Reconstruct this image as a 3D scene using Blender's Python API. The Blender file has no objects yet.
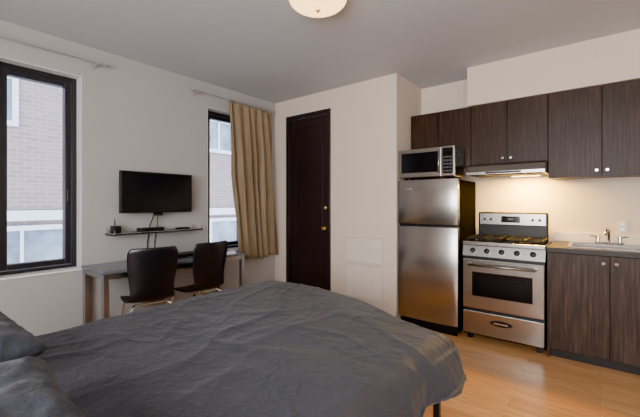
import bpy, math, random
from mathutils import Vector, Matrix, noise
random.seed(3)
scene = bpy.context.scene
COL = scene.collection
scene.view_settings.view_transform = 'AgX'
scene.view_settings.look = 'AgX - Punchy'
scene.view_settings.exposure = 1.42

# ---------------------------------------------------------------- materials
def new_mat(name):
    m = bpy.data.materials.new(name); m.use_nodes = True
    nt = m.node_tree
    return m, nt, nt.nodes['Principled BSDF']
def N(nt, t, **kw):
    n = nt.nodes.new(t)
    for k, v in kw.items(): setattr(n, k, v)
    return n
def coords(nt, scale=(1,1,1), rot=(0,0,0)):
    tc = N(nt,'ShaderNodeTexCoord'); mp = N(nt,'ShaderNodeMapping')
    mp.inputs['Scale'].default_value = scale; mp.inputs['Rotation'].default_value = rot
    nt.links.new(tc.outputs['Object'], mp.inputs['Vector'])
    return mp.outputs['Vector']
def noise_tex(nt, vec, scale=5, detail=4, rough=.5):
    n = N(nt,'ShaderNodeTexNoise')
    n.inputs['Scale'].default_value = scale; n.inputs['Detail'].default_value = detail
    n.inputs['Roughness'].default_value = rough
    nt.links.new(vec, n.inputs['Vector']); return n.outputs['Fac']
def ramp(nt, fac, stops):
    r = N(nt,'ShaderNodeValToRGB')
    while len(r.color_ramp.elements) < len(stops): r.color_ramp.elements.new(.5)
    for e,(p,c) in zip(r.color_ramp.elements, stops):
        e.position = p; e.color = (*c,1)
    nt.links.new(fac, r.inputs['Fac']); return r.outputs['Color']
def bump(nt, bs, h, strength=.2, dist=.01):
    b = N(nt,'ShaderNodeBump'); b.inputs['Strength'].default_value = strength
    b.inputs['Distance'].default_value = dist
    nt.links.new(h, b.inputs['Height']); nt.links.new(b.outputs['Normal'], bs.inputs['Normal'])
def simple(name, col, rough=.5, metal=0, var=.06, nscale=8, bmp=0, bscale=60, spec=.5):
    m, nt, bs = new_mat(name)
    v = coords(nt); f = noise_tex(nt, v, nscale)
    lo = tuple(max(0,c*(1-var)) for c in col); hi = tuple(min(1,c*(1+var)) for c in col)
    nt.links.new(ramp(nt, f, [(.3,lo),(.7,hi)]), bs.inputs['Base Color'])
    bs.inputs['Roughness'].default_value = rough; bs.inputs['Metallic'].default_value = metal
    bs.inputs['Specular IOR Level'].default_value = spec
    if bmp: bump(nt, bs, noise_tex(nt, v, bscale, 3), bmp, .004)
    return m
def steel(name, col=(.62,.60,.57), rough=.28, sc=(2,2,160)):
    m, nt, bs = new_mat(name)
    v = coords(nt, sc); f = noise_tex(nt, v, 3, 3)
    nt.links.new(ramp(nt, f, [(.3,tuple(c*.9 for c in col)),(.7,tuple(min(1,c*1.08) for c in col))]), bs.inputs['Base Color'])
    bs.inputs['Metallic'].default_value = 1; bs.inputs['Roughness'].default_value = rough
    bump(nt, bs, f, .05, .002)
    return m
def wood(name, stops, sc=(30,30,1.5), rough=.4, nsc=2.2, spec=.3):
    m, nt, bs = new_mat(name)
    v = coords(nt, sc); f = noise_tex(nt, v, nsc, 6, .65)
    nt.links.new(ramp(nt, f, stops), bs.inputs['Base Color'])
    bs.inputs['Roughness'].default_value = rough; bs.inputs['Specular IOR Level'].default_value = spec
    bump(nt, bs, f, .08, .003)
    return m

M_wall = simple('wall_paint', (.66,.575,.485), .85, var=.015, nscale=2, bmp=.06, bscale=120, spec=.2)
M_wallshade = simple('wall_paint_shaded', (.41,.40,.39), .85, var=.015, nscale=2, bmp=.06, bscale=120, spec=.2)  # same paint as the other walls, with its shade put into the colour
M_ceil = simple('ceiling_paint', (.53,.56,.60), .55, var=.01, nscale=2, spec=.3)
M_white = simple('white_trim', (.69,.625,.545), .5, var=.02)
M_reveal = simple('sill_white', (.80,.81,.83), .5, var=.02)
M_cab = wood('cabinet_espresso', [(.3,(.0115,.0052,.0029)),(.5,(.028,.0128,.007)),(.7,(.058,.029,.0165))], rough=.42, spec=.25)
M_cabB = wood('cabinet_base_espresso', [(.3,(.0145,.0075,.0048)),(.5,(.035,.0185,.012)),(.7,(.078,.045,.030))], rough=.44, spec=.25)
M_dark = simple('dark_kick', (.010,.008,.007), .6)
M_door = simple('door_dark', (.022,.0145,.0145), .32, var=.15, nscale=3, spec=.42)
M_frame = simple('window_frame_dark', (.012,.012,.016), .35)
M_steel = steel('stainless', (.42,.395,.365), .24)
M_steelh = steel('stainless_bright', (.41,.39,.36), .24, (2,2,120))
M_chrome = simple('chrome', (.66,.66,.67), .12, 1, var=.02)
M_dleg = simple('desk_metal', (.38,.39,.42), .3, 1, var=.02)
M_brass = simple('brass', (.75,.52,.20), .22, 1, var=.03)
M_black = simple('black_plastic', (.009,.009,.010), .35, var=.1, spec=.33)
M_bgloss = simple('black_gloss', (.006,.006,.008), .10, var=.1, spec=.35)
M_screen = simple('screen', (.005,.006,.009), .18, var=.1, spec=.4)
M_iron = simple('cast_iron', (.008,.008,.008), .6, var=.2, nscale=40, spec=.3)
M_fside = simple('fridge_side_grey', (.005,.005,.0055), .8, spec=.02)
M_chair = simple('chair_shell_black', (.009,.009,.012), .3, var=.1, spec=.45)
M_counter = simple('counter_laminate', (.036,.030,.026), .42, var=.4, nscale=90, spec=.22)
M_desk = simple('desk_top_grey', (.12,.13,.15), .15, var=.03)
M_rod = simple('rod_white', (.45,.44,.43), .35, .4)
M_key = simple('keys_grey', (.04,.04,.045), .5)

# fabric
def fabric(name, col, rough=.75, wr=.5, sheen=.3, bs1=6, spec=.25, crease=0):
    m, nt, bs = new_mat(name)
    v = coords(nt); f = noise_tex(nt, v, 3, 6, .6)
    lo = tuple(c*.88 for c in col); hi = tuple(c*1.12 for c in col)
    nt.links.new(ramp(nt, f, [(.3,lo),(.7,hi)]), bs.inputs['Base Color'])
    bs.inputs['Roughness'].default_value = rough; bs.inputs['Specular IOR Level'].default_value = spec
    bs.inputs['Sheen Weight'].default_value = sheen
    v2 = coords(nt, (1,1,1)); a = noise_tex(nt, v2, bs1, 8, .66)
    b = N(nt,'ShaderNodeBump'); b.inputs['Strength'].default_value = wr; b.inputs['Distance'].default_value = .02
    nt.links.new(a, b.inputs['Height'])
    last = b
    if crease:
        for sc,ds in ((2.3,.035),(6.5,.012)):
            n1 = noise_tex(nt, coords(nt,(1,1.5,1),(0,0,.5)), sc, 3, .5)
            s1 = N(nt,'ShaderNodeMath', operation='SUBTRACT'); s1.inputs[1].default_value = .5; nt.links.new(n1, s1.inputs[0])
            s2 = N(nt,'ShaderNodeMath', operation='ABSOLUTE'); nt.links.new(s1.outputs[0], s2.inputs[0])
            s3 = N(nt,'ShaderNodeMath', operation='MINIMUM'); s3.inputs[1].default_value = .07; nt.links.new(s2.outputs[0], s3.inputs[0])
            b3 = N(nt,'ShaderNodeBump'); b3.invert = True; b3.inputs['Strength'].default_value = crease; b3.inputs['Distance'].default_value = ds*3
            nt.links.new(s3.outputs[0], b3.inputs['Height']); nt.links.new(last.outputs['Normal'], b3.inputs['Normal']); last = b3
    b2 = N(nt,'ShaderNodeBump'); b2.inputs['Strength'].default_value = .12; b2.inputs['Distance'].default_value = .002
    nt.links.new(noise_tex(nt, v2, 400, 2), b2.inputs['Height'])
    nt.links.new(last.outputs['Normal'], b2.inputs['Normal']); nt.links.new(b2.outputs['Normal'], bs.inputs['Normal'])
    return m
M_quilt = fabric('quilt_slate', (.030,.032,.041), .60, .7, .10, 5, .33, .75)
M_pillow = fabric('pillow_slate', (.024,.026,.035), .64, .6, .10, 6, .28, .5)
M_curtain = fabric('curtain_gold', (.25,.178,.102), .55, .2, .3)
M_matt = fabric('mattress_dark', (.03,.03,.034), .8, .1)

# floor planks (run along X)
m, nt, bs = new_mat('floor_laminate'); M_floor = m
v = coords(nt)
br = N(nt,'ShaderNodeTexBrick'); br.offset = .37
br.inputs['Scale'].default_value = 1; br.inputs['Brick Width'].default_value = 1.25
br.inputs['Row Height'].default_value = .125; br.inputs['Mortar Size'].default_value = .0015
br.inputs['Color1'].default_value = (.56,.285,.11,1); br.inputs['Color2'].default_value = (.72,.40,.175,1)
br.inputs['Mortar'].default_value = (.26,.12,.05,1)
nt.links.new(v, br.inputs['Vector'])
g = ramp(nt, noise_tex(nt, coords(nt,(1.6,22,1)), 2.5, 6, .6), [(.3,(.70,.63,.54)),(.6,(1,1,1)),(.8,(1.0,1.0,1.0))])
mx = N(nt,'ShaderNodeMix', data_type='RGBA', blend_type='MULTIPLY'); mx.inputs[0].default_value = 1
nt.links.new(br.outputs['Color'], mx.inputs[6]); nt.links.new(g, mx.inputs[7])
nt.links.new(mx.outputs[2], bs.inputs['Base Color']); bs.inputs['Roughness'].default_value = .28; bs.inputs['Specular IOR Level'].default_value = .38
bump(nt, bs, br.outputs['Fac'], -.1, .002)

# brick facade
m, nt, bs = new_mat('facade_brick'); M_brick = m
tc = N(nt,'ShaderNodeTexCoord'); sp = N(nt,'ShaderNodeSeparateXYZ'); cb = N(nt,'ShaderNodeCombineXYZ')
nt.links.new(tc.outputs['Object'], sp.inputs[0]); nt.links.new(sp.outputs['Y'], cb.inputs['X']); nt.links.new(sp.outputs['Z'], cb.inputs['Y'])
br = N(nt,'ShaderNodeTexBrick'); br.inputs['Scale'].default_value = 1
br.inputs['Brick Width'].default_value = .24; br.inputs['Row Height'].default_value = .085; br.inputs['Mortar Size'].default_value = .007
br.inputs['Color1'].default_value = (.165,.13,.13,1); br.inputs['Color2'].default_value = (.135,.105,.107,1); br.inputs['Mortar'].default_value = (.20,.178,.182,1)
nt.links.new(cb.outputs[0], br.inputs['Vector']); nt.links.new(br.outputs['Color'], bs.inputs['Base Color']); bs.inputs['Roughness'].default_value = .9
M_conc = simple('facade_stone', (.36,.39,.44), .8, var=.08)
M_fglass = simple('facade_glass', (.10,.13,.17), .15, var=.5, nscale=2)
M_street = simple('street', (.3,.3,.31), .9)

# window glass
m = bpy.data.materials.new('window_glass'); m.use_nodes = True; nt = m.node_tree; nt.nodes.clear(); M_glass = m
out = N(nt,'ShaderNodeOutputMaterial'); tr = N(nt,'ShaderNodeBsdfTransparent'); gl = N(nt,'ShaderNodeBsdfGlossy')
gl.inputs['Roughness'].default_value = .02; mxs = N(nt,'ShaderNodeMixShader'); fr = N(nt,'ShaderNodeFresnel'); fr.inputs['IOR'].default_value = 1.3
nt.links.new(fr.outputs[0], mxs.inputs[0]); nt.links.new(tr.outputs[0], mxs.inputs[1]); nt.links.new(gl.outputs[0], mxs.inputs[2]); nt.links.new(mxs.outputs[0], out.inputs[0])

def emis(name, col, st, base=(.8,.75,.65)):
    m, nt, bs = new_mat(name)
    bs.inputs['Base Color'].default_value = (*base,1)
    bs.inputs['Emission Color'].default_value = (*col,1); bs.inputs['Emission Strength'].default_value = st
    return m
M_lamp = emis('lamp_frosted_glass', (1,.62,.24), 2.6, (.30,.20,.10))
M_led = emis('clock_led', (.2,.8,.6), .10, (.01,.01,.01))
M_hoodlens = emis('hood_lens', (1,.75,.4), 6)

# ---------------------------------------------------------------- mesh helpers
def mesh_obj(name, verts, faces, mat, smooth=False, parent=None):
    me = bpy.data.meshes.new(name); me.from_pydata([tuple(v) for v in verts], [], faces); me.update()
    o = bpy.data.objects.new(name, me); COL.objects.link(o)
    if mat: me.materials.append(mat)
    if smooth:
        for p in me.polygons: p.use_smooth = True
    if parent: par(o, parent)
    return o
def par(o, p):
    o.parent = p; o.matrix_parent_inverse = Matrix.Translation(-p.location)
def empty(name, loc=(0,0,0)):
    e = bpy.data.objects.new(name, None); e.location = loc; e.empty_display_size = .1; COL.objects.link(e); return e
BF = [(0,3,2,1),(4,5,6,7),(0,1,5,4),(1,2,6,5),(2,3,7,6),(3,0,4,7)]
def bverts(b):
    x0,x1,y0,y1,z0,z1 = b
    return [(x0,y0,z0),(x1,y0,z0),(x1,y1,z0),(x0,y1,z0),(x0,y0,z1),(x1,y0,z1),(x1,y1,z1),(x0,y1,z1)]
def boxes(name, bl, mat, bevel=0, parent=None, seg=2):
    vs, fs = [], []
    for b in bl:
        k = len(vs); vs += bverts(b); fs += [tuple(i+k for i in f) for f in BF]
    o = mesh_obj(name, vs, fs, mat, False, parent)
    if bevel:
        md = o.modifiers.new('bv','BEVEL'); md.width = bevel; md.segments = seg; md.limit_method = 'ANGLE'
    return o
def box(name, x0,x1,y0,y1,z0,z1, mat, bevel=0, parent=None): return boxes(name, [(x0,x1,y0,y1,z0,z1)], mat, bevel, parent)
def tube(name, pts, r, mat, parent=None, res=12, closed=False, smoothc=False):
    cu = bpy.data.curves.new(name,'CURVE'); cu.dimensions='3D'; cu.bevel_depth = r; cu.bevel_resolution = 4; cu.use_fill_caps = True
    if smoothc:
        s = cu.splines.new('NURBS'); s.points.add(len(pts)-1)
        for p,q in zip(s.points, pts): p.co = (*q,1)
        s.order_u = min(4,len(pts)); s.use_endpoint_u = True; s.resolution_u = 8
    else:
        s = cu.splines.new('POLY'); s.points.add(len(pts)-1)
        for p,q in zip(s.points, pts): p.co = (*q,1)
    s.use_cyclic_u = closed
    tmp = bpy.data.objects.new('tmp', cu); COL.objects.link(tmp)
    dg = bpy.context.evaluated_depsgraph_get(); me = bpy.data.meshes.new_from_object(tmp.evaluated_get(dg))
    bpy.data.objects.remove(tmp)
    me.materials.clear(); me.materials.append(mat)
    for p in me.polygons: p.use_smooth = True
    o = bpy.data.objects.new(name, me); COL.objects.link(o)
    if parent: par(o, parent)
    return o
def lathe(name, prof, origin, axis, mat, parent=None, n=32, smooth=True):
    """prof: list of (r, h) along axis"""
    ax = Vector(axis).normalized(); a = ax.orthogonal().normalized(); b = ax.cross(a)
    vs, fs = [], []
    for r,h in prof:
        for i in range(n):
            t = 2*math.pi*i/n
            vs.append(Vector(origin)+ax*h+(a*math.cos(t)+b*math.sin(t))*max(r,1e-4))
    for k in range(len(prof)-1):
        for i in range(n):
            j=(i+1)%n; fs.append((k*n+i,k*n+j,(k+1)*n+j,(k+1)*n+i))
    fs.append(tuple(range(n))[::-1]); fs.append(tuple((len(prof)-1)*n+i for i in range(n)))
    o = mesh_obj(name, vs, fs, mat, smooth, parent)
    if smooth:
        md = o.modifiers.new('es','EDGE_SPLIT'); md.split_angle = math.radians(40)
    return o

# ---------------------------------------------------------------- room
XL, YB, ZC = -3.58, 3.47, 2.70
YA, XA, XR, YF = 4.15, -1.715, 1.8, -1.5
T = .22
W1 = (.53,1.11,.71,2.42); W2 = (2.38,3.02,.71,2.42)
box('floor', XL-T, XR+.15, YF-.15, YA+.15, -.1, 0, M_floor)
box('ceiling', XL-T, XR+.15, YF-.15, YA+.15, ZC, ZC+.1, M_ceil)
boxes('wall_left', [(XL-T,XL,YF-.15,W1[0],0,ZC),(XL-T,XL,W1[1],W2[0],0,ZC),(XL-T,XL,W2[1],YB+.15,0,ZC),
    (XL-T,XL,W1[0],W1[1],0,W1[2]),(XL-T,XL,W1[0],W1[1],W1[3],ZC),(XL-T,XL,W2[0],W2[1],0,W2[2]),(XL-T,XL,W2[0],W2[1],W2[3],ZC)], M_wallshade)
DX0, DX1, DZ = -3.35, -2.60, 2.47
boxes('wall_back', [(XL,DX0,YB,YB+.15,0,ZC),(DX1,XA-.15,YB,YB+.15,0,ZC),(DX0,DX1,YB,YB+.15,DZ,ZC)], M_wall)
box('wall_alcove_side', XA-.15, XA, YB, YA+.15, 0, ZC, M_wall)
box('wall_kitchen', XA, XR+.15, YA, YA+.15, 0, ZC, M_wall)
box('wall_right', XR, XR+.15, YF-.15, YA, 0, ZC, M_wall)
# front wall; the opening behind the camera is added for fill light
boxes('wall_front', [(XL,-1.6,YF-.15,YF,0,ZC),(1.5,XR,YF-.15,YF,0,ZC),(-1.6,1.5,YF-.15,YF,0,.7),(-1.6,1.5,YF-.15,YF,2.4,ZC)], M_wall)
box('trim_soffit', -1.08, XR, 3.80, YA, 2.305, ZC, M_wall)
boxes('baseboard_back', [(DX1+.03,XA-.0,YB-.014,YB,0,.10)], M_white, .003)
boxes('baseboard_left', [(XL,XL+.014,YF,YB,0,.10)], M_white, .003)

# windows
def window(name, w):
    y0,y1,z0,z1 = w
    e = empty(name, (XL-.15,(y0+y1)/2,z0))
    X0,X1 = XL-.19, XL-.11
    f=.045
    boxes('outer_frame', [(X0,X1,y0,y0+f,z0,z1),(X0,X1,y1-f,y1,z0,z1),(X0,X1,y0+f,y1-f,z0,z0+f),(X0,X1,y0+f,y1-f,z1-f,z1)], M_frame, .004, e)
    a=y0+f+.008; b=y1-f-.008; c=z0+f+.008; d=z1-f-.008; g=.045
    boxes('sash', [(X0+.02,X1+.015,a,a+g,c,d),(X0+.02,X1+.015,b-g,b,c,d),(X0+.02,X1+.015,a+g,b-g,c,c+g),(X0+.02,X1+.015,a+g,b-g,d-g,d)], M_frame, .004, e)
    box('glass', X0+.045,X0+.05,a+g-.005,b-g+.005,c+g-.005,d-g+.005, M_glass, 0, e)
    boxes('sill_board', [(XL-.11,XL+.02,y0+.001,y1-.001,z0,z0+.018)], M_reveal, .004, e)
    boxes('reveal_lining', [(XL-.109,XL-.001,y1-.006,y1-.0005,z0+.02,z1-.007),(XL-.109,XL-.001,y0+.0005,y0+.006,z0+.02,z1-.007),(XL-.109,XL-.001,y0+.0005,y1-.0005,z1-.006,z1-.0005)], M_reveal, 0, e)
    boxes('latch', [(X1+.015,X1+.035,b-.032,b-.012,(z0+z1)/2-.25,(z0+z1)/2-.15)], M_frame, .003, e)
    return e
window('window_1', W1); window('window_2', W2)
e = empty('added_fill_opening', (-.05,YF-.08,.7))  # unseen frame, added around the fill light
boxes('outer_frame', [(-1.6,-1.54,YF-.12,YF-.04,.7,2.4),(1.44,1.5,YF-.12,YF-.04,.7,2.4),(-1.54,1.44,YF-.12,YF-.04,.7,.76),(-1.54,1.44,YF-.12,YF-.04,2.34,2.4)], M_frame, .004, e)

# door
e = empty('door_1', ((DX0+DX1)/2, YB, 0))
boxes('casing', [(DX0,DX0+.05,YB-.02,YB+.12,0,DZ),(DX1-.05,DX1,YB-.02,YB+.12,0,DZ),(DX0+.05,DX1-.05,YB-.02,YB+.12,DZ-.05,DZ)], M_door, .006, e)
box('slab', DX0+.055,DX1-.055,YB+.02,YB+.06,.008,DZ-.055, M_door, .003, e)
a0,a1=DX0+.14,DX1-.14
for i,(z0,z1) in enumerate([(.2,DZ-.17)]):
    boxes('panel_moulding_%d'%i, [(a0,a0+.015,YB+.010,YB+.022,z0,z1),(a1-.015,a1,YB+.010,YB+.022,z0,z1),(a0+.015,a1-.015,YB+.010,YB+.022,z0,z0+.015),(a0+.015,a1-.015,YB+.010,YB+.022,z1-.015,z1)], M_door, .003, e)
lathe('knob', [(.028,0),(.028,.006),(.011,.01),(.011,.03),(.024,.036),(.029,.048),(.024,.06),(.008,.066)], (DX1-.10,YB+.02,.98),(0,-1,0), M_brass, e)
lathe('deadbolt', [(.024,0),(.024,.01),(.016,.014),(.016,.02)], (DX1-.10,YB+.02,1.24),(0,-1,0), M_brass, e)

# wall access panel
e = empty('access_panel', (-2.13,YB,.6))
def hatch(nm,x0,x1,z0,z1):
    w=.016
    boxes(nm+'_frame', [(x0,x0+w,YB-.016,YB-.001,z0,z1),(x1-w,x1,YB-.016,YB-.001,z0,z1),(x0+w,x1-w,YB-.016,YB-.001,z0,z0+w),(x0+w,x1-w,YB-.016,YB-.001,z1-w,z1)], M_white, .003, e)
    box(nm+'_door', x0+w+.003,x1-w-.003,YB-.010,YB-.001,z0+w+.003,z1-w-.003, M_white, .002, e)
hatch('upper_hatch',-2.385,-1.88,.60,.915); hatch('lower_hatch',-2.385,-1.88,.20,.592)

# ---------------------------------------------------------------- outside
e = empty('neighboring_building', (-9.5,5,-5))
XF=-9.0
box('facade', XF-.6,XF,-6,20,-5,11, M_brick, 0, e)
wins = []
for cy in (1.15,3.6,6.35,9.2,12,-1.5): wins.append((cy-.45,cy+.45,2.9,4.6))
wins2 = [(cy-.9,cy+.9,-1.2,.75) for cy in (1.75,4.4,7.0,9.8)]
fb,gb=[],[]
for (y0,y1,z0,z1) in wins+wins2:
    fb += [(XF,XF+.06,y0-.1,y0,z0-.1,z1+.1),(XF,XF+.06,y1,y1+.1,z0-.1,z1+.1),(XF,XF+.06,y0,y1,z0-.1,z0),(XF,XF+.06,y0,y1,z1,z1+.1),
           (XF,XF+.05,(y0+y1)/2-.03,(y0+y1)/2+.03,z0,z1),(XF,XF+.05,y0,y1,(z0+z1)/2-.03,(z0+z1)/2+.03)]
    gb.append((XF,XF+.02,y0,y1,z0,z1))
boxes('window_surrounds', fb, M_conc, 0, e); boxes('window_panes', gb, M_fglass, 0, e)
boxes('stone_band', [(XF,XF+.1,-6,20,.95,1.15)], M_conc, 0, e)
box('street_ground', -30,XL-T-.3,-20,30,-5.2,-5, M_street)

# ---------------------------------------------------------------- kitchen uppers
def knob(p, e, nm='knob'):
    lathe(nm, [(.006,0),(.006,.014),(.014,.018),(.015,.024),(.010,.029)], p, (0,-1,0), M_chrome, e, 20)
UY=3.82; ZT=2.30
ux=[XA+.005,-1.392,-1.047,-.712,-.374,.012,.40,.79,1.18,XR-.005]
ub=[1.69,1.69,1.69,1.69,1.53,1.53,1.53,1.53,1.53]
e = empty('upper_cabinets', (0,YA,1.53))
boxes('carcass', [(ux[0],ux[4]-.001,UY+.02,YA-.012,1.69,ZT),(ux[4],ux[-1],UY+.02,YA-.012,1.53,ZT)], M_cab, 0, e)
for i in range(9):
    box('cabinet_door_%d'%(i+1), ux[i]+.0025,ux[i+1]-.0025,UY,UY+.019,ub[i]-.004,ZT, M_cab, .002, e)
    s = ux[i+1]-.035 if i%2==0 else ux[i]+.035
    knob((s,UY,ub[i]+.05), e, 'knob_%d'%(i+1))

# base cabinets
BY=3.51; CT=.93
e = empty('base_cabinets', (.7,3.8,0))
bx=[-.352,.059,.47,.88,1.29,XR-.005]
boxes('carcass', [(bx[0],bx[0]+.02,BY+.02,YA-.005,.0,CT-.04),(bx[0]+.02,XR-.005,BY+.02,BY+.04,.08,CT-.04),(.62,XR-.005,BY+.04,YA-.005,.08,CT-.04)], M_cabB, 0, e)
box('toe_kick', bx[0]+.02,XR-.005,BY+.06,BY+.08,0,.08, M_dark, 0, e)
for i in range(5):
    box('base_door_%d'%(i+1), bx[i]+.0025,bx[i+1]-.0025,BY,BY+.019,.085,CT-.045, M_cabB, .002, e)
    s = bx[i+1]-.04 if i%2==0 else bx[i]+.04
    knob((s,BY,CT-.10), e, 'base_knob_%d'%(i+1))
# countertop with sink hole
SX0,SX1,SY0,SY1=-.20,.34,3.60,4.00
boxes('countertop', [(bx[0],SX0,BY-.02,YA-.005,CT-.038,CT),(SX1,XR-.005,BY-.02,YA-.005,CT-.038,CT),(SX0,SX1,BY-.02,SY0,CT-.038,CT),(SX0,SX1,SY1,YA-.005,CT-.038,CT)], M_counter, 0, e)
box('counter_upstand', bx[0],XR-.005,YA-.025,YA-.003,CT,CT+.09, M_white, .003, e)
e = empty('kitchen_sink', (.07,3.8,CT))
r=.022
boxes('rim', [(SX0-r,SX0+.01,SY0-r,SY1+.05,CT,CT+.008),(SX1-.01,SX1+r,SY0-r,SY1+.05,CT,CT+.008),(SX0+.01,SX1-.01,SY0-r,SY0+.01,CT,CT+.008),(SX0+.01,SX1-.01,SY1-.01,SY1+.05,CT,CT+.008)], M_steelh, .003, e)
boxes('basin', [(SX0+.004,SX0+.01,SY0+.004,SY1-.004,.77,CT),(SX1-.01,SX1-.004,SY0+.004,SY1-.004,.77,CT),(SX0+.01,SX1-.01,SY0+.004,SY0+.01,.77,CT),(SX0+.01,SX1-.01,SY1-.01,SY1-.004,.77,CT),(SX0+.01,SX1-.01,SY0+.01,SY1-.01,.77,.776)], M_steelh, 0, e)
e = empty('kitchen_faucet', (.06,4.02,CT))
z=CT+.008
boxes('base_plate', [(-.04,.16,4.0,4.045,z,z+.02)], M_chrome, .008, e)
tube('spout', [(.06,4.02,z+.01),(.06,4.02,z+.09),(.06,4.0,z+.135),(.05,3.93,z+.15),(.04,3.86,z+.125),(.04,3.845,z+.09)], .011, M_chrome, e, smoothc=True)
for s in (-1,1):
    lathe('tap_%d'%s, [(.016,0),(.014,.03),(.02,.034),(.018,.05),(.006,.054)], (.06+s*.075,4.02,z+.018),(0,0,1), M_chrome, e, 20)
    tube('lever_%d'%s, [(.06+s*.075,4.02,z+.06),(.06+s*.13,4.0,z+.07)], .006, M_chrome, e)
e = empty('wall_outlet', (.16,YA,1.07))
box('plate', .12,.19,YA-.008,YA-.001,1.03,1.14, M_white, .003, e)
boxes('sockets', [(.14,.17,YA-.011,YA-.008,1.045,1.075),(.14,.17,YA-.011,YA-.008,1.095,1.125)], M_rod, .002, e)

# ---------------------------------------------------------------- range hood
e = empty('range_hood', (-.71,3.9,1.56))
x0,x1=-1.04,-.378
prof=[(YA-.005,1.682),(3.70,1.682),(3.655,1.66),(3.62,1.60),(3.62,1.575),(YA-.005,1.575)]
vs=[(x0,y,z) for y,z in prof]+[(x1,y,z) for y,z in prof]; n=len(prof)
mesh_obj('canopy', vs, [tuple(range(n)),tuple(range(2*n-1,n-1,-1))]+[(i,i+n,(i+1)%n+n,(i+1)%n) for i in range(n)], M_steelh, False, e)
box('control_strip', -.86,-.56,3.612,3.62,1.58,1.597, M_black, .001, e)
box('vent_slots', x0+.05,x1-.05,3.668,3.69,1.664,1.668, M_black, 0, e)
boxes('filter', [(x0+.03,x1-.03,3.66,3.95,1.568,1.575)], M_iron, 0, e)
box('light_lens', -.70,-.46,3.97,4.05,1.566,1.575, M_hoodlens, .002, e)
L = bpy.data.lights.new('hood_light','AREA'); L.shape='RECTANGLE'; L.size=.26; L.size_y=.10; L.energy=27; L.color=(1,.55,.08)
lo = bpy.data.objects.new('hood_light', L); lo.location=(-.57,3.94,1.562); COL.objects.link(lo); par(lo, e)

# ---------------------------------------------------------------- stove
e = empty('gas_stove', (-.7,3.8,0))
x0,x1,y0,y1=-1.035,-.362,3.53,4.10
boxes('body', [(x0,x1,y0,y1,.05,.915)], M_fside, .004, e)
boxes('feet', [(x0+.03,x0+.07,y0+.03,y0+.07,0,.05),(x1-.07,x1-.03,y0+.03,y0+.07,0,.05),(x0+.03,x0+.07,y1-.07,y1-.03,0,.05),(x1-.07,x1-.03,y1-.07,y1-.03,0,.05)], M_black, 0, e)
box('cooktop', x0,x1,y0-.02,4.02,.915,.935, M_bgloss, .006, e)
box('cooktop_edge', x0,x1,y0-.028,y0-.02,.905,.937, M_steelh, .003, e)
# control panel (sloped)
vs=[(x0,y0-.005,.90),(x1,y0-.005,.90),(x1,y0-.035,.80),(x0,y0-.035,.80),(x0,y0+.005,.90),(x1,y0+.005,.90),(x1,y0+.005,.80),(x0,y0+.005,.80)]
mesh_obj('control_panel', vs, [(0,1,2,3)[::-1],(4,5,6,7),(0,4,5,1)[::-1],(3,2,6,7)[::-1],(0,3,7,4),(1,5,6,2)], M_steelh, False, e)
for i in range(5):
    cx = x0+.09+i*(x1-x0-.18)/4
    lathe('burner_knob_%d'%(i+1), [(.026,0),(.026,.008),(.020,.012),(.018,.034),(.012,.038)], (cx,y0-.018,.852),(0,-1,.3), M_black, e, 24)
    lathe('burner_knob_ring_%d'%(i+1), [(.031,0),(.031,.004)], (cx,y0-.0185,.852),(0,-1,.3), M_chrome, e, 24)
# oven door
box('oven_door_gap', x0+.005,x1-.005,y0-.01,y0,.27,.80, M_black, 0, e)
box('oven_door', x0+.004,x1-.004,y0-.045,y0-.01,.31,.775, M_steelh, .008, e)
box('oven_window', x0+.09,x1-.09,y0-.048,y0-.044,.43,.655, M_bgloss, .002, e)
box('oven_window_inner', x0+.15,x1-.15,y0-.0495,y0-.0475,.47,.615, M_screen, .001, e)
tube('oven_handle', [(x0+.07,y0-.045,.725),(x0+.07,y0-.085,.725),(x1-.07,y0-.085,.725),(x1-.07,y0-.045,.725)], .012, M_steelh, e)
box('drawer', x0+.004,x1-.004,y0-.042,y0-.0,.07,.285, M_steelh, .008, e)
vs=[];n=24
for k,yy in enumerate((y0-.052,y0-.040)):
    for i in range(n):
        t=2*math.pi*i/n; vs.append((-.70+.095*math.cos(t)*(1 if k else .9),yy,.205+.028*math.sin(t)*(1 if k else .85)))
mesh_obj('drawer_pull', vs, [tuple(range(n)),tuple(range(2*n-1,n-1,-1))]+[(i,i+n,(i+1)%n+n,(i+1)%n) for i in range(n)], M_black, False, e)
box('drawer_pull_slot', -.76,-.64,y0-.055,y0-.051,.198,.212, M_chrome, .002, e)
# backguard
box('backguard', x0+.01,x1-.03,4.02,4.08,.915,1.205, M_black, .012, e)
box('backguard_face', x0+.025,x1-.045,4.012,4.021,1.075,1.192, M_steelh, .004, e)
box('clock_panel', -.80,-.63,4.006,4.013,1.10,1.165, M_bgloss, .003, e)
box('clock_digits', -.74,-.69,4.004,4.0065,1.125,1.145, M_led, 0, e)
for s in (-.96,-.90,-.52,-.46): lathe('timer_knob_%d'%int(-s*100), [(.014,0),(.012,.012)], (s,4.012,1.13),(0,-1,0), M_black, e, 16)
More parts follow.
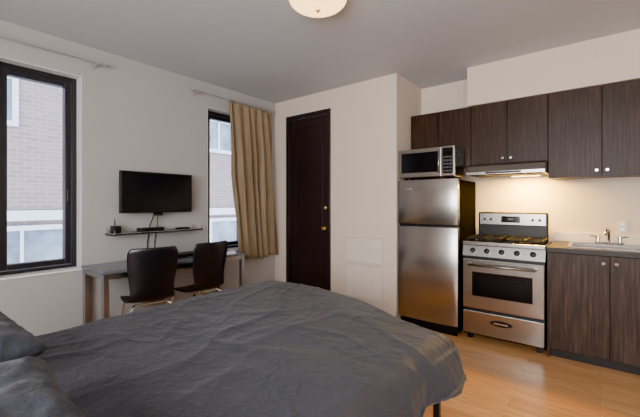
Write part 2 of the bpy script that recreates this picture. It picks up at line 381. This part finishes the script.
# grates + burners
k=0
for cx in (-.87,-.53):
    gb=[]
    a,b,c,d=cx-.145,cx+.145,y0+.03,y0+.45
    h0,h1=.955,.968; w=.007
    gb += [(a,b,c,c+2*w,h0,h1),(a,b,d-2*w,d,h0,h1),(a,a+2*w,c,d,h0,h1),(b-2*w,b,c,d,h0,h1),(a,b,(c+d)/2-w,(c+d)/2+w,h0,h1),(cx-w,cx+w,c,d,h0,h1)]
    for cy in (c+.105,d-.105):
        gb += [(a,cx-.03,cy-w,cy+w,h0,h1),(cx+.03,b,cy-w,cy+w,h0,h1)]
        k+=1
        lathe('burner_%d'%k, [(.05,0),(.05,.008),(.034,.010),(.034,.018),(.03,.02)], (cx,cy,.934),(0,0,1), M_iron, e, 24)
    for (u,v_) in ((a,c),(b-2*w,c),(a,d-2*w),(b-2*w,d-2*w)): gb.append((u,u+2*w,v_,v_+2*w,.934,h0))
    boxes('grate_%d'%k, gb, M_iron, 0, e)

# ---------------------------------------------------------------- fridge
e = empty('refrigerator', (-1.38,3.8,0))
x0,x1=-1.700,-1.07
box('cabinet_body', x0,x1,3.53,4.09,.03,1.53, M_fside, .008, e)
box('bottom_grille', x0+.02,x1-.02,3.50,3.53,.0,.09, M_black, .004, e)
def fdoor(nm,z0,z1):
    n=14; vs=[];fs=[]
    for i in range(n+1):
        s=i/n; x=x0+(x1-x0)*s; y=3.472-.022*math.sin(math.pi*s)**.6
        vs += [(x,y,z0),(x,y,z1),(x,3.525,z1),(x,3.525,z0)]
    for i in range(n):
        a=i*4; b=a+4
        fs += [(a,b,b+1,a+1),(a+1,b+1,b+2,a+2),(a+2,b+2,b+3,a+3),(a+3,b+3,b,a)]
    fs += [(0,1,2,3),(n*4+3,n*4+2,n*4+1,n*4)]
    o=mesh_obj(nm,vs,fs,M_steel,False,e)
    for p in o.data.polygons: p.use_smooth = True
    md=o.modifiers.new('b','BEVEL'); md.width=.006; md.segments=2; md.limit_method='ANGLE'; md.angle_limit=math.radians(40)
    md=o.modifiers.new('es','EDGE_SPLIT'); md.split_angle=math.radians(35)
fdoor('freezer_door',1.085,1.54); fdoor('fridge_door',.10,1.06)
box('door_gap', x0+.01,x1-.01,3.49,3.53,1.055,1.09, M_black, 0, e)
box('hinge_cap', x1-.09,x1-.02,3.50,3.56,1.532,1.545, M_black, .003, e)
boxes('grip_recess', [(x0+.03,x0+.22,3.446,3.47,1.062,1.083)], M_black, .004, e)
box('badge', x0+.09,x0+.16,3.4505,3.456,1.44,1.455, M_chrome, .001, e)

# ---------------------------------------------------------------- microwave
e = empty('microwave_oven', (-1.4,3.7,1.545))
x0,x1,y0,y1,z0,z1=-1.69,-1.105,3.49,3.785,1.562,1.864
box('case', x0,x1,y0,y1,z0,z1, M_steel, .006, e)
boxes('feet', [(x0+.03,x0+.06,y0+.05,y0+.08,1.541,z0),(x1-.16,x1-.13,y0+.08,y0+.11,1.541,z0),(x0+.03,x0+.06,y1-.06,y1-.03,1.541,z0),(x1-.16,x1-.13,y1-.06,y1-.03,1.541,z0)], M_black, 0, e)
box('door', x0+.003,x1-.128,y0-.022,y0,z0+.004,z1-.004, M_steelh, .006, e)
box('door_window', x0+.035,x1-.160,y0-.026,y0-.021,z0+.050,z1-.045, M_bgloss, .002, e)
box('keypad', x1-.124,x1-.003,y0-.022,y0,z0+.004,z1-.004, M_steelh, .004, e)
box('keypad_panel', x1-.114,x1-.014,y0-.024,y0-.021,z0+.03,z1-.02, M_bgloss, .002, e)
box('display', x1-.105,x1-.023,y0-.0250,y0-.0235,z1-.06,z1-.03, M_screen, 0, e)
boxes('buttons', [(x1-.105+i*.030,x1-.083+i*.030,y0-.0255,y0-.0235,z0+.045+j*.034,z0+.065+j*.034) for i in range(3) for j in range(5)], M_key, .001, e)
tube('handle', [(x1-.143,y0-.02,z0+.04),(x1-.143,y0-.05,z0+.05),(x1-.143,y0-.05,z1-.05),(x1-.143,y0-.02,z1-.04)], .008, M_steelh, e)
boxes('side_vents', [(x1-.001,x1+.001,y0+.06+i*.016,y0+.066+i*.016,z1-.09,z1-.04) for i in range(8)], M_black, 0, e)

# ---------------------------------------------------------------- TV, shelf, desk
e = empty('television', (XL,1.72,1.4))
box('screen_body', -3.46,-3.42,1.366,2.085,1.205,1.60, M_black, .006, e)
box('screen_panel', -3.4205,-3.4185,1.382,2.069,1.232,1.586, M_screen, .001, e)
boxes('wall_mount', [(XL,XL+.02,1.62,1.83,1.30,1.50),(XL+.02,-3.46,1.70,1.75,1.37,1.43)], M_black, .003, e)
box('stand_lug', -3.45,-3.43,1.68,1.77,1.175,1.205, M_black, .002, e)
e = empty('wall_shelf', (XL,1.75,1.02))
for i,xx in enumerate((-3.555,-3.50,-3.45,-3.40)):
    tube('rail_%d'%i, [(xx,1.29,1.02),(xx,2.20,1.02)], .007, M_chrome, e)
for i,yy in enumerate((1.31,2.18)):
    tube('bracket_%d'%i, [(XL+.001,yy,1.06),(-3.52,yy,1.02),(-3.39,yy,1.02),(-3.39,yy,1.05)], .007, M_chrome, e)
box('shelf_plate', -3.57,-3.39,1.29,2.20,1.005,1.012, M_frame, .002, e)
e = empty('cable_box', (-3.48,1.66,1.03))
box('case', -3.54,-3.42,1.56,1.78,1.0275,1.058, M_black, .004, e)
box('front_display', -3.4195,-3.418,1.64,1.70,1.037,1.048, M_screen, 0, e)
e = empty('wifi_router', (-3.48,1.36,1.03))
box('case', -3.53,-3.43,1.32,1.38,1.0275,1.09, M_black, .006, e)
tube('antenna', [(-3.50,1.35,1.088),(-3.50,1.35,1.15)], .005, M_black, e)
e = empty('remote_control', (-3.45,2.0,1.03))
box('body', -3.47,-3.43,1.92,2.07,1.0275,1.043, M_black, .004, e)
boxes('buttons', [(-3.462+i*.012,-3.454+i*.012,1.935+j*.018,1.945+j*.018,1.043,1.046) for i in range(3) for j in range(7)], M_key, 0, e)
e = empty('power_cable', (-3.5,1.70,1.0))
tube('cord', [(-3.47,1.70,1.21),(-3.50,1.71,1.15),(-3.56,1.69,1.08),(-3.574,1.70,.95),(-3.565,1.66,.85),(-3.55,1.70,.76)], .005, M_black, e, smoothc=True)
tube('cord_2', [(-3.47,1.74,1.21),(-3.52,1.76,1.12),(-3.574,1.78,1.0),(-3.57,1.74,.88),(-3.55,1.76,.76)], .004, M_black, e, smoothc=True)

e = empty('desk', (-3.33,1.8,0))
x0,x1,y0,y1=-3.565,-3.09,1.10,2.55
box('top', x0,x1,y0,y1,.722,.75, M_desk, .004, e)
t=.045
boxes('legs', [(a,a+t,b,b+t,0,.722) for a in (x0+.01,x1-t-.01) for b in (y0+.01,y1-t-.01)], M_dleg, .003, e)
boxes('rails', [(x0+.01+t,x1-.01-t,b+.01,b+t-.01,.675,.722) for b in (y0+.01,y1-t-.01)]+[(x0+.02,x0+.05,y0+t+.01,y1-t-.01,.675,.722),(x1-.05,x1-.02,y0+t+.01,y1-t-.01,.675,.722)]+
      [(x0+.01+t,x1-.01-t,b+.01,b+t-.01,.10,.14) for b in (y0+.01,y1-t-.01)], M_dleg, .003, e)
e = empty('computer_keyboard', (-3.36,1.92,.75))
kx,ky=-.12,.10
box('tray', -3.36+kx,-3.20+kx,1.64+ky,2.08+ky,.751,.772, M_black, .004, e)
boxes('keys', [(-3.352+kx+i*.029,-3.328+kx+i*.029,1.652+ky+j*.03,1.677+ky+j*.03,.772,.780) for i in range(5) for j in range(14)], M_key, .002, e)
e = empty('computer_mouse', (-3.35,2.3,.75))
vs=[];fs=[];n=14
for j in range(7):
    ph=j/6*math.pi/2
    for i in range(n):
        th=2*math.pi*i/n; vs.append((-3.35+.052*math.cos(th)*math.cos(ph),2.3+.032*math.sin(th)*math.cos(ph),.751+.03*math.sin(ph)))
for j in range(6):
    for i in range(n): fs.append((j*n+i,j*n+(i+1)%n,(j+1)*n+(i+1)%n,(j+1)*n+i))
fs.append(tuple(range(n))[::-1])
mesh_obj('shell', vs, fs, M_black, True, e)

# ---------------------------------------------------------------- chairs
def chair(name, bx_, by_, rot):
    e = empty(name, (bx_,by_,0))
    R = Matrix.Translation((bx_,by_,0))@Matrix.Rotation(rot,4,'Z')
    prof=[(-.42,.425,.17),(-.40,.445,.195),(-.33,.455,.205),(-.22,.450,.21),(-.12,.448,.205),(-.055,.458,.19),(-.02,.485,.178),(-.005,.53,.172),(.005,.60,.178),(.018,.68,.19),(.032,.77,.20),(.045,.85,.205),(.052,.90,.20),(.056,.93,.175)]
    m=12; vs=[];fs=[]
    for i,(x,z,w) in enumerate(prof):
        bk = max(0,min(1,(z-.47)/.15))
        for j in range(m+1):
            s=-1+2*j/m
            vs.append(R@Vector((x-.045*bk*s*s, w*s, z+(1-bk)*.015*s*s)))
    for i in range(len(prof)-1):
        for j in range(m):
            a=i*(m+1)+j; fs.append((a,a+1,a+m+2,a+m+1))
    o=mesh_obj('shell', vs, fs, M_chair, True, e)
    md=o.modifiers.new('s','SOLIDIFY'); md.thickness=.011; md.offset=0
    md=o.modifiers.new('ss','SUBSURF'); md.levels=1; md.render_levels=1
    for k,(sx,sy) in enumerate(((-1,-1),(-1,1),(1,-1),(1,1))):
        top=(-.20+sx*.12, sy*.13,.435); mid=(-.20+sx*.16, sy*.165,.41); bot=(-.20+sx*.23, sy*.215,.008)
        tube('leg_%d'%(k+1), [R@Vector(top),R@Vector(mid),R@Vector(bot)], .010, M_chrome, e)
        lathe('foot_%d'%(k+1), [(.013,0),(.013,.012)], R@Vector((bot[0],bot[1],0)), (0,0,1), M_black, e, 12)
    for k,sx in enumerate((-.12,.12)):
        tube('cross_tube_%d'%k, [R@Vector((-.20+sx,-.13,.435)),R@Vector((-.20+sx,.13,.435))], .010, M_chrome, e)
chair('dining_chair', -2.95,1.44, math.radians(-14))
chair('dining_chair', -2.93,1.99, math.radians(4))

# ---------------------------------------------------------------- curtain and rods
def rod(name,ya,yb,z,x):
    e=empty(name,(x,(ya+yb)/2,z))
    tube('pole', [(x,ya,z),(x,yb,z)], .009, M_rod, e)
    for k,(yy,s) in enumerate(((ya,-1),(yb,1))):
        lathe('finial_%d'%k, [(.010,0),(.016,.004),(.018,.02),(.012,.034),(.003,.04)], (x,yy,z),(0,s,0), M_rod, e, 16)
        tube('bracket_%d'%k, [(XL+.001,yy-s*.06,z-.02),(x-.01,yy-s*.06,z-.02),(x,yy-s*.06,z-.008)], .007, M_rod, e)
        lathe('bracket_plate_%d'%k, [(.022,0),(.022,.005)], (XL,yy-s*.06,z-.02),(1,0,0), M_rod, e, 16)
rod('curtain_rod', .05,1.26,2.55,-3.50)
rod('curtain_rod', 2.15,3.36,2.55,-3.50)
e=empty('curtain',(-3.49,3.0,.58))
vs=[];fs=[]; nu,nv=180,40
for j in range(nv+1):
    v=j/nv; z=2.535-(2.535-.585)*v
    y0=2.63+.05*v+.14*max(0,v-.45)*1.2; y1=3.33+.07*v
    for i in range(nu+1):
        u=i/nu
        ph=u*2*math.pi*6.0+1.1*noise.noise(Vector((u*4,v*1.3,0)))*2
        amp=(.018+.030*min(1,v*3))*(1+.5*noise.noise(Vector((u*5,v*2,5))))
        x=-3.505+ (amp*math.sin(ph)) + .01*math.sin(2.3*ph+v*2)*min(1,v*2)+ .04*v*.4
        y=y0+(y1-y0)*u+.012*math.cos(ph*1.0)*min(1,v*4)
        x=max(x,XL+.012)
        vs.append((x,y,z+.012*math.sin(u*9)*v))
for j in range(nv):
    for i in range(nu):
        a=j*(nu+1)+i; fs.append((a,a+1,a+nu+2,a+nu+1))
o=mesh_obj('drape',vs,fs,M_curtain,True,e); md=o.modifiers.new('s','SOLIDIFY'); md.thickness=.003

# ---------------------------------------------------------------- ceiling lamps
def flush_lamp(name,x,y,mat):
    e=empty(name,(x,y,ZC))
    lathe('canopy', [(.205,0),(.205,.02),(.198,.032)], (x,y,ZC),(0,0,-1), M_brass, e, 48)
    pr=[(.19,.028)]+[(.195*math.cos(a*math.pi/2/12),.032+.078*math.sin(a*math.pi/2/12)) for a in range(12)]+[(.001,.11)]
    lathe('glass_dome', pr, (x,y,ZC),(0,0,-1), mat, e, 48)
    lathe('finial', [(.016,0),(.014,.008),(.006,.018)], (x,y,ZC-.108),(0,0,-1), M_brass, e, 16)
flush_lamp('ceiling_lamp',-1.475,1.825,M_lamp)

# ---------------------------------------------------------------- bed
e = empty('bed', (-1.35,.95,0))
BX0,BX1,BY0,BY1=-2.16,-.60,-.15,2.03
box('mattress', BX0+.03,BX1-.04,BY0,1.78,.44,.60, M_matt, .05, e)
boxes('frame_rails', [(BX0+.05,BX0+.08,BY0,1.74,.40,.44),(BX1-.10,BX1-.07,BY0,1.74,.40,.44),(BX0+.08,BX1-.10,1.71,1.74,.40,.44),(BX0+.08,BX1-.10,BY0,BY0+.04,.40,.44),(-1.38,-1.34,BY0+.04,1.71,.40,.44)], M_black, .004, e)
boxes('legs', [(a,a+.03,b,b+.03,0,.41) for a in (BX0+.03,BX1-.045) for b in (BY0+.01,.8,1.70)], M_black, .003, e)
# quilt
cx,cy=(BX0+BX1)/2,(BY0+BY1)/2; ha,hb=(BX1-BX0)/2-.02,(BY1-BY0)/2
R_=.10; D=.21
def ss(t): t=max(0,min(1,t)); return t*t*(3-2*t)
def ridge(q, s, sharp):
    return max(0,1-abs(noise.noise(q))*s)**sharp
def quilt_pt(u,v):
    cxu=max(-ha+R_*.3,min(ha-R_*.3,u)); 
    vt=hb-R_*.3; cv=max(-hb,min(vt,v))
    ex=u-cxu; ey=v-cv; e_=math.hypot(ex,ey)
    z=.672; x=cxu; y=cv
    if e_>1e-6:
        dx,dy=ex/e_,ey/e_
        if e_<R_*math.pi/2: out=R_*math.sin(e_/R_); dn=R_*(1-math.cos(e_/R_))
        else:
            out=R_; dn=R_+(e_-R_*math.pi/2)
        hang=max(0,dn-R_*.4)
        cc = min(abs(ex),abs(ey))/max(abs(ex),abs(ey),1e-6)
        s = (v if abs(ex)>abs(ey) else u)
        out+= .26*hang + hang*.18*(1-cc)*math.sin(s*9+1.2*noise.noise(Vector((u*2,v*2,3))))
        lim=.170+.062*cc
        dn=min(dn, lim)
        x+=dx*out; y+=dy*out; z-=dn
    fx=ss((x+.25)/1.0); fy=ss((y-.1)/.9)
    y-=.24*fx*fy
    z-=.04*ss((x-.1)/.7)*ss((y-.3)/.7)*(1 if e_<R_ else .6)
    p=Vector((u,v,0))
    wv=Vector((noise.noise(p*1.5),noise.noise(p*1.5+Vector((9,3,1))),0))*.35
    w=.018*noise.noise(p*1.2)+.009*noise.noise(p*3.1+wv)
    q=p+wv
    w+=.010*ridge(Vector((q.x*.9+q.y*.5,q.y*.8-q.x*.3,7)),3.0,2)
    w+=.007*ridge(Vector((q.x*.8-q.y*2.2,q.y*1.0+q.x*.8,11)),3.8,2)
    w+=.006*ridge(Vector((q.x*4.0+q.y*1.2,q.y*1.3,21)),3.8,2)
    k=1-min(1,e_/.2)
    return Vector((x+ (1-k)*w*.8, y+(1-k)*w*.8, z+w*(.3+.7*k)-.008))
nU,nV=210,230
vs=[];fs=[]
u0,u1=-ha-D-.02,ha+D+.02; v0,v1=-hb+.02,hb+D+.02
for j in range(nV+1):
    for i in range(nU+1):
        vs.append(quilt_pt(u0+(u1-u0)*i/nU, v0+(v1-v0)*j/nV)+Vector((cx,cy,0)))
for j in range(nV):
    for i in range(nU):
        a=j*(nU+1)+i; fs.append((a,a+1,a+nU+2,a+nU+1))
o=mesh_obj('quilt',vs,fs,M_quilt,True,e); md=o.modifiers.new('s','SOLIDIFY'); md.thickness=.016; md.offset=-1

def pillow(name, px, py, pz, rz, tilt, sx=.36, sy=.24, sz=.085, seed=0):
    e=empty(name,(px,py,pz))
    Rm=Matrix.Translation((px,py,pz))@Matrix.Rotation(rz,4,'Z')@Matrix.Rotation(tilt,4,'X')
    vs=[];fs=[];n=44
    for side in (1,-1):
        base=len(vs)
        for j in range(n+1):
            for i in range(n+1):
                a=-1+2*i/n; b=-1+2*j/n
                h=max(0,(1-a**4)*(1-b**4))**.55
                x=a*sx; y=b*sy
                q=1-.08*((1-abs(a))*abs(b)**6+(1-abs(b))*abs(a)**6)
                w=.014*noise.noise(Vector((a*2.5+seed,b*2.5,side)))+.014*max(0,1-abs(noise.noise(Vector((a*3.3+seed,b*2.2+a,4))))*3)**3
                vs.append(Rm@Vector((x*q,y*q,side*(sz*h+w*h))))
        for j in range(n):
            for i in range(n):
                k=base+j*(n+1)+i; f=(k,k+1,k+n+2,k+n+1); fs.append(f if side>0 else f[::-1])
    o=mesh_obj('cushion',vs,fs,M_pillow,True,e)
    md=o.modifiers.new('w','WELD'); md.merge_threshold=.0005
pillow('pillow',-1.83,.11,.788,math.radians(2),math.radians(3),seed=1)
pillow('pillow',-1.04,.07,.786,math.radians(-3),math.radians(3),seed=8)

# ---------------------------------------------------------------- lights
w = bpy.data.worlds.new('World'); scene.world = w; w.use_nodes = True; nt = w.node_tree
bg = nt.nodes['Background']
tc=N(nt,'ShaderNodeTexCoord'); sp=N(nt,'ShaderNodeSeparateXYZ'); nt.links.new(tc.outputs['Generated'], sp.inputs[0])
c = ramp(nt, sp.outputs['Z'], [(0,(.84,.90,1)),(.6,(.62,.77,1))]); nt.links.new(c, bg.inputs['Color'])
bg.inputs['Strength'].default_value = 6.5
L = bpy.data.lights.new('added_fill_light','AREA'); L.shape='RECTANGLE'; L.size=2.9; L.size_y=1.6; L.energy=80; L.color=(1,.90,.80)  # added fill behind the camera, brightens the room
lo=bpy.data.objects.new('added_fill_light',L); lo.location=(-.05,YF-.02,1.55); lo.rotation_euler=(math.radians(90),0,0); COL.objects.link(lo)

# ---------------------------------------------------------------- camera
cd=bpy.data.cameras.new('camera'); cam=bpy.data.objects.new('camera',cd); COL.objects.link(cam)
cd.sensor_width=36; cd.lens=19.74; cd.shift_y=-.0086; cd.clip_start=.02
cam.location=(0,0,1.3); cam.rotation_euler=(math.radians(90),0,math.radians(38.6))
scene.camera=cam
